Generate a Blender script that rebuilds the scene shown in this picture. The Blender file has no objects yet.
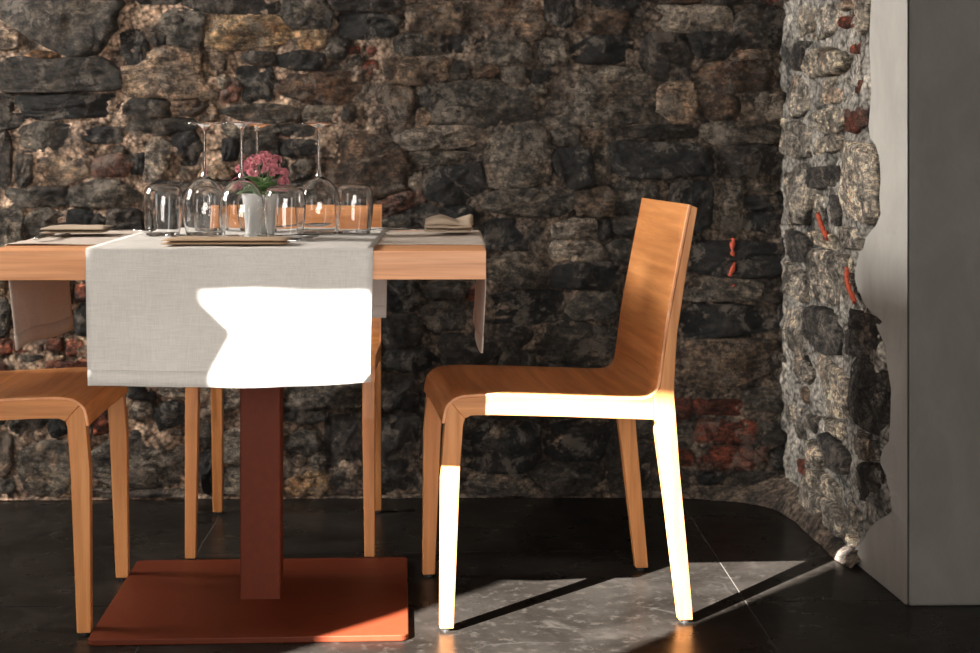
import bpy, bmesh, math, random
import numpy as np
from mathutils import Vector, Matrix, noise

random.seed(7)
PI = math.pi
scene = bpy.context.scene
COL = scene.collection

# ------------------------------------------------------------------ camera
cam_data = bpy.data.cameras.new('camera')
cam = bpy.data.objects.new('camera', cam_data)
COL.objects.link(cam)
cam.location = (0, 0, 0.94)
cam.rotation_euler = (PI / 2, 0, -math.atan(42 / 1650))
cam_data.sensor_width = 36
cam_data.lens = 1650 / 980 * 36
cam_data.shift_y = -180.5 / 980
cam_data.clip_start = 0.05
cam_data.dof.use_dof = True
cam_data.dof.focus_distance = 3.2
cam_data.dof.aperture_fstop = 7.5
scene.camera = cam

# ------------------------------------------------------------------ world, sun, daylight
world = bpy.data.worlds.new('world')
scene.world = world
world.use_nodes = True
bg = world.node_tree.nodes['Background']
bg.inputs['Color'].default_value = (0.80, 0.88, 1.0, 1)
bg.inputs['Strength'].default_value = 0.6

SUN_AZ, SUN_EL = math.radians(41.4), math.radians(31.8)
sun_data = bpy.data.lights.new('sun', 'SUN')
sun = bpy.data.objects.new('sun', sun_data)
COL.objects.link(sun)
sun_data.energy = 90
sun_data.angle = math.radians(0.45)
sun_data.color = (1.0, 0.955, 0.89)
sdir = Vector((math.sin(SUN_AZ) * math.cos(SUN_EL), math.cos(SUN_AZ) * math.cos(SUN_EL), -math.sin(SUN_EL)))
sun.rotation_euler = sdir.to_track_quat('-Z', 'Y').to_euler()
sun.location = (-6, -6, 8)


def window_light(name, loc, direction, sx, sy, power, color):
    d = bpy.data.lights.new(name, 'AREA')
    d.shape = 'RECTANGLE'
    d.size, d.size_y = sx, sy
    d.energy = power
    d.color = color
    o = bpy.data.objects.new(name, d)
    o.location = loc
    o.rotation_euler = Vector(direction).to_track_quat('-Z', 'Z').to_euler()
    COL.objects.link(o)
    return o


# daylight entering through the windows in the left wall and the front wall
window_light('window_daylight', (-2.92, 3.55, 1.92), (1, 0, 0), 1.25, 0.95, 215, (1.0, 0.95, 0.88))
window_light('doorway_daylight', (-2.22, 0.47, 1.05), (0, 1, 0), 0.72, 1.9, 15, (1.0, 0.95, 0.90))
window_light('window_daylight', (0.55, -1.52, 1.2), (0, 1, 0), 1.9, 1.3, 108, (1.0, 0.93, 0.85))

scene.view_settings.view_transform = 'Standard'
scene.view_settings.look = 'None'
scene.view_settings.gamma = 1
scene.view_settings.use_curve_mapping = False
scene.view_settings.exposure = 0.0
scene.cycles.transparent_max_bounces = 40
scene.cycles.use_denoising = True


# ------------------------------------------------------------------ node helpers
class NT:
    def __init__(self, name):
        self.m = bpy.data.materials.new(name)
        self.m.use_nodes = True
        self.t = self.m.node_tree
        self.b = self.t.nodes['Principled BSDF']

    def n(self, typ, **kw):
        nd = self.t.nodes.new(typ)
        for k, v in kw.items():
            if k in nd.inputs:
                nd.inputs[k].default_value = v
            else:
                setattr(nd, k, v)
        return nd

    def l(self, a, b):
        self.t.links.new(a, b)

    def coords(self, scale=(1, 1, 1), kind='world', rot=(0, 0, 0)):
        mp = self.n('ShaderNodeMapping')
        mp.inputs['Scale'].default_value = scale
        mp.inputs['Rotation'].default_value = rot
        if kind == 'world':
            g = self.n('ShaderNodeNewGeometry')
            self.l(g.outputs['Position'], mp.inputs['Vector'])
        else:
            g = self.n('ShaderNodeTexCoord')
            self.l(g.outputs['Object'], mp.inputs['Vector'])
        return mp.outputs['Vector']

    def noise(self, vec, scale, detail=6, rough=0.6, dist=0.0):
        nd = self.n('ShaderNodeTexNoise')
        nd.inputs['Scale'].default_value = scale
        nd.inputs['Detail'].default_value = detail
        nd.inputs['Roughness'].default_value = rough
        nd.inputs['Distortion'].default_value = dist
        self.l(vec, nd.inputs['Vector'])
        return nd.outputs['Fac']

    def voronoi(self, vec, scale, feature='F1', out='Distance'):
        nd = self.n('ShaderNodeTexVoronoi')
        nd.feature = feature
        nd.inputs['Scale'].default_value = scale
        self.l(vec, nd.inputs['Vector'])
        return nd.outputs[out]

    def ramp(self, fac, stops):
        r = self.n('ShaderNodeValToRGB')
        e = r.color_ramp.elements
        while len(e) < len(stops):
            e.new(0.5)
        for i, (p, c) in enumerate(stops):
            e[i].position = p
            e[i].color = tuple(c) + (1,) if len(c) == 3 else c
        self.l(fac, r.inputs['Fac'])
        return r.outputs['Color']

    def mix(self, fac, a, b, blend='MIX'):
        m = self.n('ShaderNodeMix')
        m.data_type = 'RGBA'
        m.blend_type = blend
        for sock, v in ((m.inputs[0], fac), (m.inputs[6], a), (m.inputs[7], b)):
            if isinstance(v, (int, float)):
                sock.default_value = v
            elif isinstance(v, tuple):
                sock.default_value = v + (1,) if len(v) == 3 else v
            else:
                self.l(v, sock)
        return m.outputs[2]

    def math(self, op, a, b=0.0, clamp=False):
        m = self.n('ShaderNodeMath')
        m.operation = op
        m.use_clamp = clamp
        for sock, v in ((m.inputs[0], a), (m.inputs[1], b)):
            if isinstance(v, (int, float)):
                sock.default_value = v
            else:
                self.l(v, sock)
        return m.outputs[0]

    def bump(self, height, strength, distance, prev=None):
        b = self.n('ShaderNodeBump')
        b.inputs['Strength'].default_value = strength
        b.inputs['Distance'].default_value = distance
        self.l(height, b.inputs['Height'])
        if prev is not None:
            self.l(prev, b.inputs['Normal'])
        self.l(b.outputs['Normal'], self.b.inputs['Normal'])
        return b.outputs['Normal']

    def done(self, color=None, rough=0.6, **kw):
        if color is not None:
            if isinstance(color, tuple):
                self.b.inputs['Base Color'].default_value = color + (1,)
            else:
                self.l(color, self.b.inputs['Base Color'])
        if isinstance(rough, (int, float)):
            self.b.inputs['Roughness'].default_value = rough
        else:
            self.l(rough, self.b.inputs['Roughness'])
        for k, v in kw.items():
            self.b.inputs[k].default_value = v
        return self.m


def mat_stone():
    t = NT('rubble_stone')
    info = t.n('ShaderNodeObjectInfo')
    v = t.coords()
    tone = t.mix(1.0, info.outputs['Color'], (.76, .75, .75), 'MULTIPLY')
    base = t.mix(1.0, tone, t.ramp(t.noise(v, 12, 12, .74, .5), [(.38, (.34, .33, .32)), (.475, (.78, .77, .76)), (.53, (1.12, 1.1, 1.06)), (.64, (1.9, 1.8, 1.62))]), 'MULTIPLY')
    base = t.mix(1.0, base, t.ramp(t.noise(v, 60, 9, .8, .2), [(.42, (.36, .35, .34)), (.5, (.95, .95, .95)), (.58, (1.75, 1.68, 1.58))]), 'MULTIPLY')
    layer = t.noise(t.coords((1, 1, 3.2)), 24, 10, .76, .3)
    base = t.mix(1.0, base, t.ramp(layer, [(.42, (.45, .44, .43)), (.5, (1, 1, 1)), (.58, (1.5, 1.45, 1.38))]), 'MULTIPLY')
    # rust tinted areas, black crust and pale lime smears, each with its own outline
    rust = t.ramp(t.noise(v, 5.5, 5, .6, .6), [(.56, (0, 0, 0)), (.66, (.7, .7, .7))])
    base = t.mix(rust, base, t.mix(1.0, base, (1.28, .97, .78), 'MULTIPLY'))
    crust = t.ramp(t.noise(v, 9, 12, .72, .4), [(.455, (1, 1, 1)), (.485, (0, 0, 0))])
    crust = t.math('MULTIPLY', crust, info.outputs['Alpha'])
    base = t.mix(crust, base, (.013, .0125, .0125))
    lime = t.ramp(t.noise(v, 13, 12, .76, .5), [(.535, (0, 0, 0)), (.575, (.85, .85, .85))])
    base = t.mix(lime, base, t.mix(.5, base, (.34, .285, .235)))
    crack = t.ramp(t.voronoi(t.mix(.09, v, t.n('ShaderNodeTexNoise', **{'Scale': 9.0, 'Detail': 8.0}).outputs['Color']), 8, 'DISTANCE_TO_EDGE'), [(0, (.25, .25, .25)), (.035, (1, 1, 1))])
    base = t.mix(1.0, base, crack, 'MULTIPLY')
    h = t.math('ADD', t.noise(v, 22, 14, .78, .25), t.math('MULTIPLY', t.voronoi(v, 38), .5))
    h = t.math('ADD', h, t.math('MULTIPLY', layer, .9))
    n1 = t.bump(h, 1.0, .05)
    t.bump(t.noise(v, 120, 8, .78), 1.0, .012, n1)
    return t.done(base, .8)


def rubble(name, dark, mid, light, pale, warm, cool, scale=15):
    t = NT(name)
    v = t.coords()
    col = t.ramp(t.noise(v, scale, 13, .76, .25), [(.38, dark), (.46, mid), (.54, light), (.64, pale)])
    grit = t.ramp(t.voronoi(v, 85), [(.15, (1.25, 1.22, 1.18)), (.55, (.75, .74, .73)), (.8, (.25, .24, .23))])
    col = t.mix(1.0, col, grit, 'MULTIPLY')
    if warm:
        # pinkish lime left, grey cement right, with the wall's light falloff partly painted in
        sep = t.n('ShaderNodeSeparateXYZ')
        g = t.n('ShaderNodeNewGeometry')
        t.l(g.outputs['Position'], sep.inputs[0])
        side = t.math('ADD', sep.outputs['X'], t.math('MULTIPLY', t.noise(v, 2.2, 3), 1.0))
        col = t.mix(1.0, col, t.ramp(t.math('ADD', t.math('MULTIPLY', side, .55), .42), [(.30, warm), (.62, cool)]), 'MULTIPLY')
    h = t.math('ADD', t.noise(v, 28, 13, .78, .3), t.math('MULTIPLY', t.voronoi(v, 60), -.7))
    n1 = t.bump(h, .9, .016)
    t.bump(t.noise(v, 140, 7, .75), .8, .007, n1)
    return t.done(col, .93)


def mat_mortar():
    return rubble('lime_mortar', (.028, .024, .021), (.12, .098, .083), (.30, .245, .20), (.55, .45, .365), (2.0, 1.72, 1.50), (.62, .575, .535))


def mat_sidemortar():
    return rubble('pale_mortar', (.05, .047, .043), (.30, .285, .262), (.50, .47, .425), (.90, .84, .75), None, None, 8.5)


def mat_plaster(name, lo, hi):
    t = NT(name)
    v = t.coords((1, 1, .6))
    c = t.ramp(t.noise(v, 4.5, 9, .62, .5), [(.3, lo), (.7, hi)])
    c = t.mix(.35, c, t.ramp(t.noise(t.coords((1.4, 1.4, .8)), 9, 8, .65, .6), [(.35, lo), (.65, hi)]))
    h = t.math('ADD', t.noise(v, 8, 8, .6, .4), t.math('MULTIPLY', t.noise(v, 60, 5, .6), .15))
    t.bump(h, .35, .008)
    return t.done(c, .75)


def mat_wood(name, grain, kind='object', tint=1.0, pale=0.0):
    """pale oak veneer, grain = mapping scale (small along the fibres)"""
    t = NT(name)
    v = t.coords(grain, kind)
    fine = t.noise(v, 55, 8, .62, .35)
    c = t.ramp(fine, [(.36, (.49 * tint, .188 * tint, .054 * tint)), (.52, (.61 * tint, .255 * tint, .083 * tint)), (.66, (.69 * tint, .315 * tint, .115 * tint))])
    band = t.ramp(t.noise(v, 16, 5, .6, 1.0), [(.40, (.84, .80, .74)), (.60, (1.10, 1.09, 1.07))])
    c = t.mix(1.0, c, band, 'MULTIPLY')
    if pale:
        c = t.mix(1.0, c, (1.0, 1.13, 1.65), 'MULTIPLY')
    t.bump(fine, .10, .002)
    return t.done(c, .42)


def mat_tile():
    t = NT('dark_slate_tile')
    v = t.coords()
    c = t.ramp(t.noise(v, 3.2, 11, .66, .5), [(.38, (.0072, .0060, .0051)), (.50, (.0118, .0101, .0087)), (.58, (.0165, .0142, .0124)), (.70, (.026, .0226, .0200))])
    spk = t.ramp(t.noise(v, 30, 9, .75, .2), [(.53, (0, 0, 0)), (.62, (.8, .8, .8))])
    c = t.mix(spk, c, (.027, .0235, .0207))
    ve = t.voronoi(t.mix(.10, v, t.n('ShaderNodeTexNoise', **{'Scale': 4.0, 'Detail': 6.0}).outputs['Color']), 4.2, 'DISTANCE_TO_EDGE')
    vein = t.ramp(ve, [(0.0, (1, 1, 1)), (.016, (0, 0, 0))])
    vein = t.mix(1.0, vein, t.ramp(t.noise(v, 2.6, 4), [(.50, (0, 0, 0)), (.62, (.8, .8, .8))]), 'MULTIPLY')
    c = t.mix(vein, c, (.030, .0265, .0235))
    t.bump(t.noise(v, 40, 6, .6), .08, .002)
    rg = t.ramp(t.noise(v, 9, 5), [(.3, (.24, .24, .24)), (.7, (.36, .36, .36))])
    m = t.done(c, rg)
    t.b.inputs['Specular IOR Level'].default_value = .08
    return m


def mat_plain(name, col, rough=.5, amp=.08, scale=20, **kw):
    t = NT(name)
    v = t.coords(kind='object')
    lo = tuple(c * (1 - amp) for c in col)
    hi = tuple(min(1, c * (1 + amp)) for c in col)
    c = t.ramp(t.noise(v, scale, 5), [(.35, lo), (.65, hi)])
    t.bump(t.noise(v, scale * 10, 3), .05, .001)
    return t.done(c, rough, **kw)


def mat_linen(name, col, bumps=.25):
    t = NT(name)
    v = t.coords(kind='object')
    wv = t.noise(t.coords((1, 1, .04), 'object'), 900, 2, .5)
    wh = t.noise(t.coords((.04, .04, 1), 'object'), 900, 2, .5)
    w = t.math('ADD', wv, wh)
    lo = tuple(c * .92 for c in col)
    hi = tuple(min(1, c * 1.06) for c in col)
    c = t.ramp(t.math('MULTIPLY', w, .5), [(.40, lo), (.60, hi)])
    c = t.mix(1.0, c, t.ramp(t.noise(v, 7, 4), [(.3, (.93, .92, .91)), (.7, (1.03, 1.03, 1.03))]), 'MULTIPLY')
    t.bump(w, bumps, .0012)
    m = t.done(c, .9)
    t.b.inputs['Specular IOR Level'].default_value = .15
    return m


def mat_glass():
    t = NT('clear_glass')
    m = t.done((1.0, 1.0, 1.0), 0.0, IOR=1.47)
    t.b.inputs['Transmission Weight'].default_value = 1.0
    return m


M = dict(
    stone=mat_stone(), mortar=mat_mortar(), sidemortar=mat_sidemortar(),
    plaster=mat_plaster('cement_plaster', (.088, .084, .075), (.145, .138, .125)),
    lime=mat_plaster('lit_cement_render', (.30, .287, .262), (.43, .415, .385)),  # same cement as the pilaster, lightened to paint in the side light
    skirt=mat_plaster('skirting_cement', (.055, .050, .044), (.15, .138, .12)),
    room=mat_plaster('room_plaster', (.16, .145, .13), (.22, .205, .185)),
    wood_x=mat_wood('oak_grain_along_x', (.045, 1, 1)),
    wood_y=mat_wood('oak_grain_across', (1, .045, 1), tint=1.0),
    wood_z=mat_wood('oak_grain_upright', (1, 1, .045)),
    ply_edge=mat_wood('pale_ply_edge', (.3, .3, .3), tint=1.35, pale=1.0),
    table_wood=mat_wood('oak_table', (.04, 1, 1), tint=1.25, pale=1.0),
    tile=mat_tile(), grout=mat_plain('grout', (.045, .040, .035), .9),
    steel=mat_plain('terracotta_powder_coat', (.105, .0205, .0078), .5, .06, 60, **{'Specular IOR Level': .18}),
    dark_steel=mat_plain('dark_plate', (.03, .03, .03), .5),
    glide=mat_plain('black_plastic', (.02, .02, .02), .4),
    linen=mat_linen('white_linen', (.67, .64, .605)),
    linen2=mat_linen('sand_linen', (.56, .48, .42)),
    napkin=mat_linen('tan_napkin', (.46, .33, .22)),
    napkin2=mat_linen('sand_napkin', (.42, .33, .25)),
    steel_cut=mat_plain('polished_steel', (.62, .62, .62), .16, .02, Metallic=1.0),
    glass=mat_glass(),
    pot=mat_plain('white_ceramic', (.74, .74, .73), .3, .03),
    soil=mat_plain('potting_soil', (.035, .022, .015), .95, .3, 80),
    leaf=mat_plain('succulent_leaf', (.085, .16, .05), .45, .25, 40),
    stem=mat_plain('green_stem', (.10, .16, .06), .6),
    pink=mat_plain('pink_petals', (.50, .17, .20), .6, .45, 140),
    frame=mat_plain('window_frame', (.10, .09, .08), .5),
    paint=mat_plain('orange_red_paint', (.42, .062, .022), .6, .15, 60),
)


# ------------------------------------------------------------------ mesh helpers
def link(o, parent=None):
    COL.objects.link(o)
    if parent is not None:
        o.parent = parent
    return o


def mesh(name, verts, faces, mat, parent=None, smooth=False, bevel=0.0, seg=2):
    me = bpy.data.meshes.new(name)
    me.from_pydata([tuple(v) for v in verts], [], faces)
    me.update()
    bm = bmesh.new()
    bm.from_mesh(me)
    bmesh.ops.recalc_face_normals(bm, faces=bm.faces)
    bm.to_mesh(me)
    bm.free()
    if smooth:
        me.polygons.foreach_set('use_smooth', [True] * len(me.polygons))
    me.materials.append(mat)
    o = link(bpy.data.objects.new(name, me), parent)
    if bevel:
        b = o.modifiers.new('bevel', 'BEVEL')
        b.width = bevel
        b.segments = seg
        b.limit_method = 'ANGLE'
        b.angle_limit = math.radians(35)
    return o


def empty(name, loc=(0, 0, 0), rz=0.0):
    o = bpy.data.objects.new(name, None)
    o.empty_display_size = .1
    o.location = loc
    o.rotation_euler = (0, 0, rz)
    return link(o)


def tag(o, label, cat, group=None):
    o['label'] = label
    o['category'] = cat
    if group:
        o['group'] = group
    return o


def struct(o):
    o['kind'] = 'structure'
    return o


def box_geo(x0, x1, y0, y1, z0, z1):
    v = [(x0, y0, z0), (x1, y0, z0), (x1, y1, z0), (x0, y1, z0), (x0, y0, z1), (x1, y0, z1), (x1, y1, z1), (x0, y1, z1)]
    f = [(0, 3, 2, 1), (4, 5, 6, 7), (0, 1, 5, 4), (1, 2, 6, 5), (2, 3, 7, 6), (3, 0, 4, 7)]
    return v, f


def box(name, b, mat, parent=None, bevel=0.0):
    v, f = box_geo(*b)
    return mesh(name, v, f, mat, parent, bevel=bevel)


def boxes(name, bs, mat, parent=None, bevel=0.0):
    V, F = [], []
    for b in bs:
        v, f = box_geo(*b)
        k = len(V)
        V += v
        F += [tuple(i + k for i in q) for q in f]
    return mesh(name, V, F, mat, parent, bevel=bevel)


def prism_xz(name, poly, y0, y1, mat, parent=None, bevel=0.0, taper=None):
    """polygon in x,z extruded along y; taper(z, y) shifts y"""
    n = len(poly)
    V = [(x, (taper(z, y0) if taper else y0), z) for x, z in poly] + [(x, (taper(z, y1) if taper else y1), z) for x, z in poly]
    F = [tuple(range(n)), tuple(range(2 * n - 1, n - 1, -1))] + [(i, (i + 1) % n, n + (i + 1) % n, n + i) for i in range(n)]
    return mesh(name, V, F, mat, parent, bevel=bevel)


def lathe_geo(prof, n=40, c=(0, 0, 0)):
    V, F = [], []
    for r, z in prof:
        for k in range(n):
            a = 2 * PI * k / n
            V.append((c[0] + r * math.cos(a), c[1] + r * math.sin(a), c[2] + z))
    for i in range(len(prof) - 1):
        for k in range(n):
            F.append((i * n + k, i * n + (k + 1) % n, (i + 1) * n + (k + 1) % n, (i + 1) * n + k))
    return V, F


def smooth_poly(pts, it=2):
    for _ in range(it):
        out = [pts[0]]
        for a, b in zip(pts[:-1], pts[1:]):
            out.append(tuple(a[i] * .75 + b[i] * .25 for i in range(len(a))))
            out.append(tuple(a[i] * .25 + b[i] * .75 for i in range(len(a))))
        out.append(pts[-1])
        pts = out
    return pts


# ------------------------------------------------------------------ room shell
WALL_Y = 4.42
SA, SB = (.905, 4.42), (.940, 3.345)      # rough side wall, from the corner to the pilaster edge

floor = struct(box('floor', (-3.1, 2.7, -1.7, 4.7, -.06, -.0012), M['grout']))
tile_mesh = {}
for ci, x0 in enumerate([-2.982, -1.782, -.582, .614, 1.814]):
    w = 1.196 if ci == 2 else 1.2
    first = 3.824 if ci == 2 else 3.390
    for k in range(-5, 3):
        y0 = first + 1.2 * k
        ya, yb = max(y0 + .0015, -1.7), min(y0 + 1.2 - .0015, 4.6)
        xa, xb = max(x0 + .0015, -3.05), min(x0 + w - .0015, 2.65)
        if yb - ya < .05:
            continue
        box('floor_tile', (xa, xb, ya, yb, -.012, 0.0), M['tile'], floor, bevel=.0008)

struct(boxes('ceiling', [(-3.1, 2.7, .48, 4.7, 3.0, 3.1), (-1.12, 2.7, -1.7, .48, 3.0, 3.1)], M['room']))
# left wall with a window opening that lights the table from the side
wl = struct(boxes('wall_left', [(-3.05, -2.9, .48, 2.88, 0, 3.0), (-3.05, -2.9, 4.22, 4.7, 0, 3.0), (-3.05, -2.9, 2.88, 4.22, 0, 1.40), (-3.05, -2.9, 2.88, 4.22, 2.44, 3.0)], M['room']))
w1 = struct(boxes('window_1', [(-2.99, -2.95, 2.88, 2.93, 1.4, 2.44), (-2.99, -2.95, 4.17, 4.22, 1.4, 2.44), (-2.99, -2.95, 2.93, 4.17, 1.4, 1.45), (-2.99, -2.95, 2.93, 4.17, 2.39, 2.44), (-2.99, -2.95, 3.53, 3.57, 1.45, 2.39)], M['frame']))
struct(box('wall_sun_block', (-4.3, -4.1, .6, 6.0, -.06, 6.5), M['room']))  # unseen wall added outside to keep the sun out of the left window
# front wall beside the camera, with the glazed doorway the sun comes through
DL, DR, DT = -2.607, -1.846, 2.718
struct(boxes('wall_front', [(DR, -1.0, .48, .60, 0, 3.0), (-2.9, DL - .06, .48, .60, 0, 3.0), (DL - .06, DR, .48, .60, DT, 3.0)], M['room']))
beam_edge = [(-2.70, 0), (DL, 0), (-2.59, 1.2), (-2.585, 2.0), (-2.565, 2.30), (-2.57, 2.36), (-2.588, 2.44), (-2.585, 2.50), (-2.598, 2.545), (-2.598, 2.572), (-2.572, 2.61), (-2.552, 2.640), (-2.560, 2.662), (-2.60, 2.684), (-2.645, 2.700), (-2.65, DT), (-2.70, DT)]  # door edge outline made up to give the sunbeam its ragged left side
beam_edge = beam_edge[:2] + smooth_poly(beam_edge[2:-2], 1) + beam_edge[-2:]
struct(prism_xz('beam_edge_trim_1', beam_edge, .48, .60, M['sidemortar']))
struct(boxes('wall_recess', [(-1.12, -1.0, -1.6, .48, 0, 3.0), (-1.12, -.45, -1.7, -1.6, 0, 3.0), (1.55, 2.7, -1.7, -1.6, 0, 3.0), (-.45, 1.55, -1.7, -1.6, 0, .5), (-.45, 1.55, -1.7, -1.6, 1.95, 3.0)], M['room']))
struct(boxes('window_2', [(-.45, -.40, -1.66, -1.62, .5, 1.95), (1.5, 1.55, -1.66, -1.62, .5, 1.95), (-.4, 1.5, -1.66, -1.62, .5, .55), (-.4, 1.5, -1.66, -1.62, 1.9, 1.95), (.53, .57, -1.66, -1.62, .55, 1.9)], M['frame']))
struct(box('wall_right', (2.6, 2.75, -1.6, 3.5, 0, 3.0), M['room']))

# pilaster: smooth cement, its front faces the camera
pil = struct(mesh('wall_pilaster', [(.940, 3.345, 0), (2.6, 3.345, 0), (2.6, 4.6, 0), (1.02, 4.6, 0), (.940, 3.345, 3), (2.6, 3.345, 3), (2.6, 4.6, 3), (1.02, 4.6, 3)],
                  [(0, 3, 2, 1), (4, 5, 6, 7), (0, 1, 5, 4), (1, 2, 6, 5), (2, 3, 7, 6), (3, 0, 4, 7)], M['plaster'], bevel=.006))


# ------------------------------------------------------------------ rubble walls
def fbm(p, octaves=4):
    return noise.fractal(p, 1.0, 2.0, octaves)


def rough_sheet(name, s0, s1, z0, z1, step, place, amp, mat, parent=None):
    ns, nz = max(2, int((s1 - s0) / step)), max(2, int((z1 - z0) / step))
    V, F = [], []
    for j in range(nz + 1):
        for i in range(ns + 1):
            s, z = s0 + (s1 - s0) * i / ns, z0 + (z1 - z0) * j / nz
            q = Vector((s * 1.0, z * 1.0, 3.7))
            d = .012 + amp * (fbm(q * 7, 3) * .9 + fbm(q * 26, 3) * .7 - abs(fbm(q * 50, 2)) * .5) - .05 * max(0, fbm(q * 16 + Vector((40, 3, 0)), 3) - .30)
            V.append(place(s, z, d))
    for j in range(nz):
        for i in range(ns):
            k = j * (ns + 1) + i
            F.append((k, k + 1, k + ns + 2, k + ns + 1))
    return mesh(name, V, F, mat, parent, smooth=True)


def back_place(s, z, d):
    return (s, WALL_Y - d, z)


SLEN = math.hypot(SB[0] - SA[0], SB[1] - SA[1])
SU = ((SB[0] - SA[0]) / SLEN, (SB[1] - SA[1]) / SLEN)
SN = (SU[1], -SU[0])      # points into the room (towards -x)


def side_place(s, z, d):
    return (SA[0] + SU[0] * s + SN[0] * d, SA[1] + SU[1] * s + SN[1] * d, z)


rnd = random.Random(21)
# side wall: units are picture columns of the corner return, turned into metres along the wall
def side_s(px):
    k = (px - 448) / 1650
    y = (.893 + 4.42 * .03256) / (k + .03256)
    return (SA[1] - y) / abs(SU[1])


def side_z(px, py):
    k = (px - 448) / 1650
    y = (.893 + 4.42 * .03256) / (k + .03256)
    return .94 - (py - 146) * y / 1650


edge_px = [(874, -40), (872, 0), (871, 60), (872, 100), (869, 134), (881, 148), (882, 190), (881, 222), (871, 234), (862, 248), (857, 262), (857, 284), (864, 300), (872, 314), (884, 338), (891, 372), (892, 440), (884, 450), (882, 462), (888, 480), (893, 500), (892, 514), (876, 522), (866, 536), (860, 552), (853, 569)]
border = [(side_s(x) + rnd.uniform(-.010, .010), side_z(x, y)) for x, y in smooth_poly(edge_px, 1)]
border = [(s, max(.002, z)) for s, z in border] + [(border[-1][0], .002)]

def border_s(z):
    for (s0, z0), (s1, z1) in zip(border[:-1], border[1:]):
        if z1 <= z <= z0:
            return s0 + (s1 - s0) * (z0 - z) / max(1e-6, z0 - z1)
    return border[0][0] if z > border[0][1] else border[-1][0]


def side_sheet_place(s, z, d):
    return side_place(s, z, min(d, .003) if s > border_s(z) - .006 else d)


wall_back = struct(rough_sheet('wall_back', -2.95, .96, 0, 2.1, .016, back_place, .013, M['mortar']))
box('upper_render', (-2.95, 1.0, WALL_Y + .005, WALL_Y + .12, 2.05, 3.0), M['mortar'], wall_back)
wall_side = struct(rough_sheet('wall_side', -.03, 1.06, 0, 2.1, .014, side_sheet_place, .013, M['sidemortar']))
mesh('upper_render', [side_place(s, z, d) for d in (-.08, .003) for s, z in ((-.03, 2.05), (1.0, 2.05), (1.0, 3.0), (-.03, 3.0))],
     [(0, 1, 2, 3), (7, 6, 5, 4), (0, 4, 5, 1), (1, 5, 6, 2), (2, 6, 7, 3), (3, 7, 4, 0)], M['plaster'], wall_side)


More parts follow.
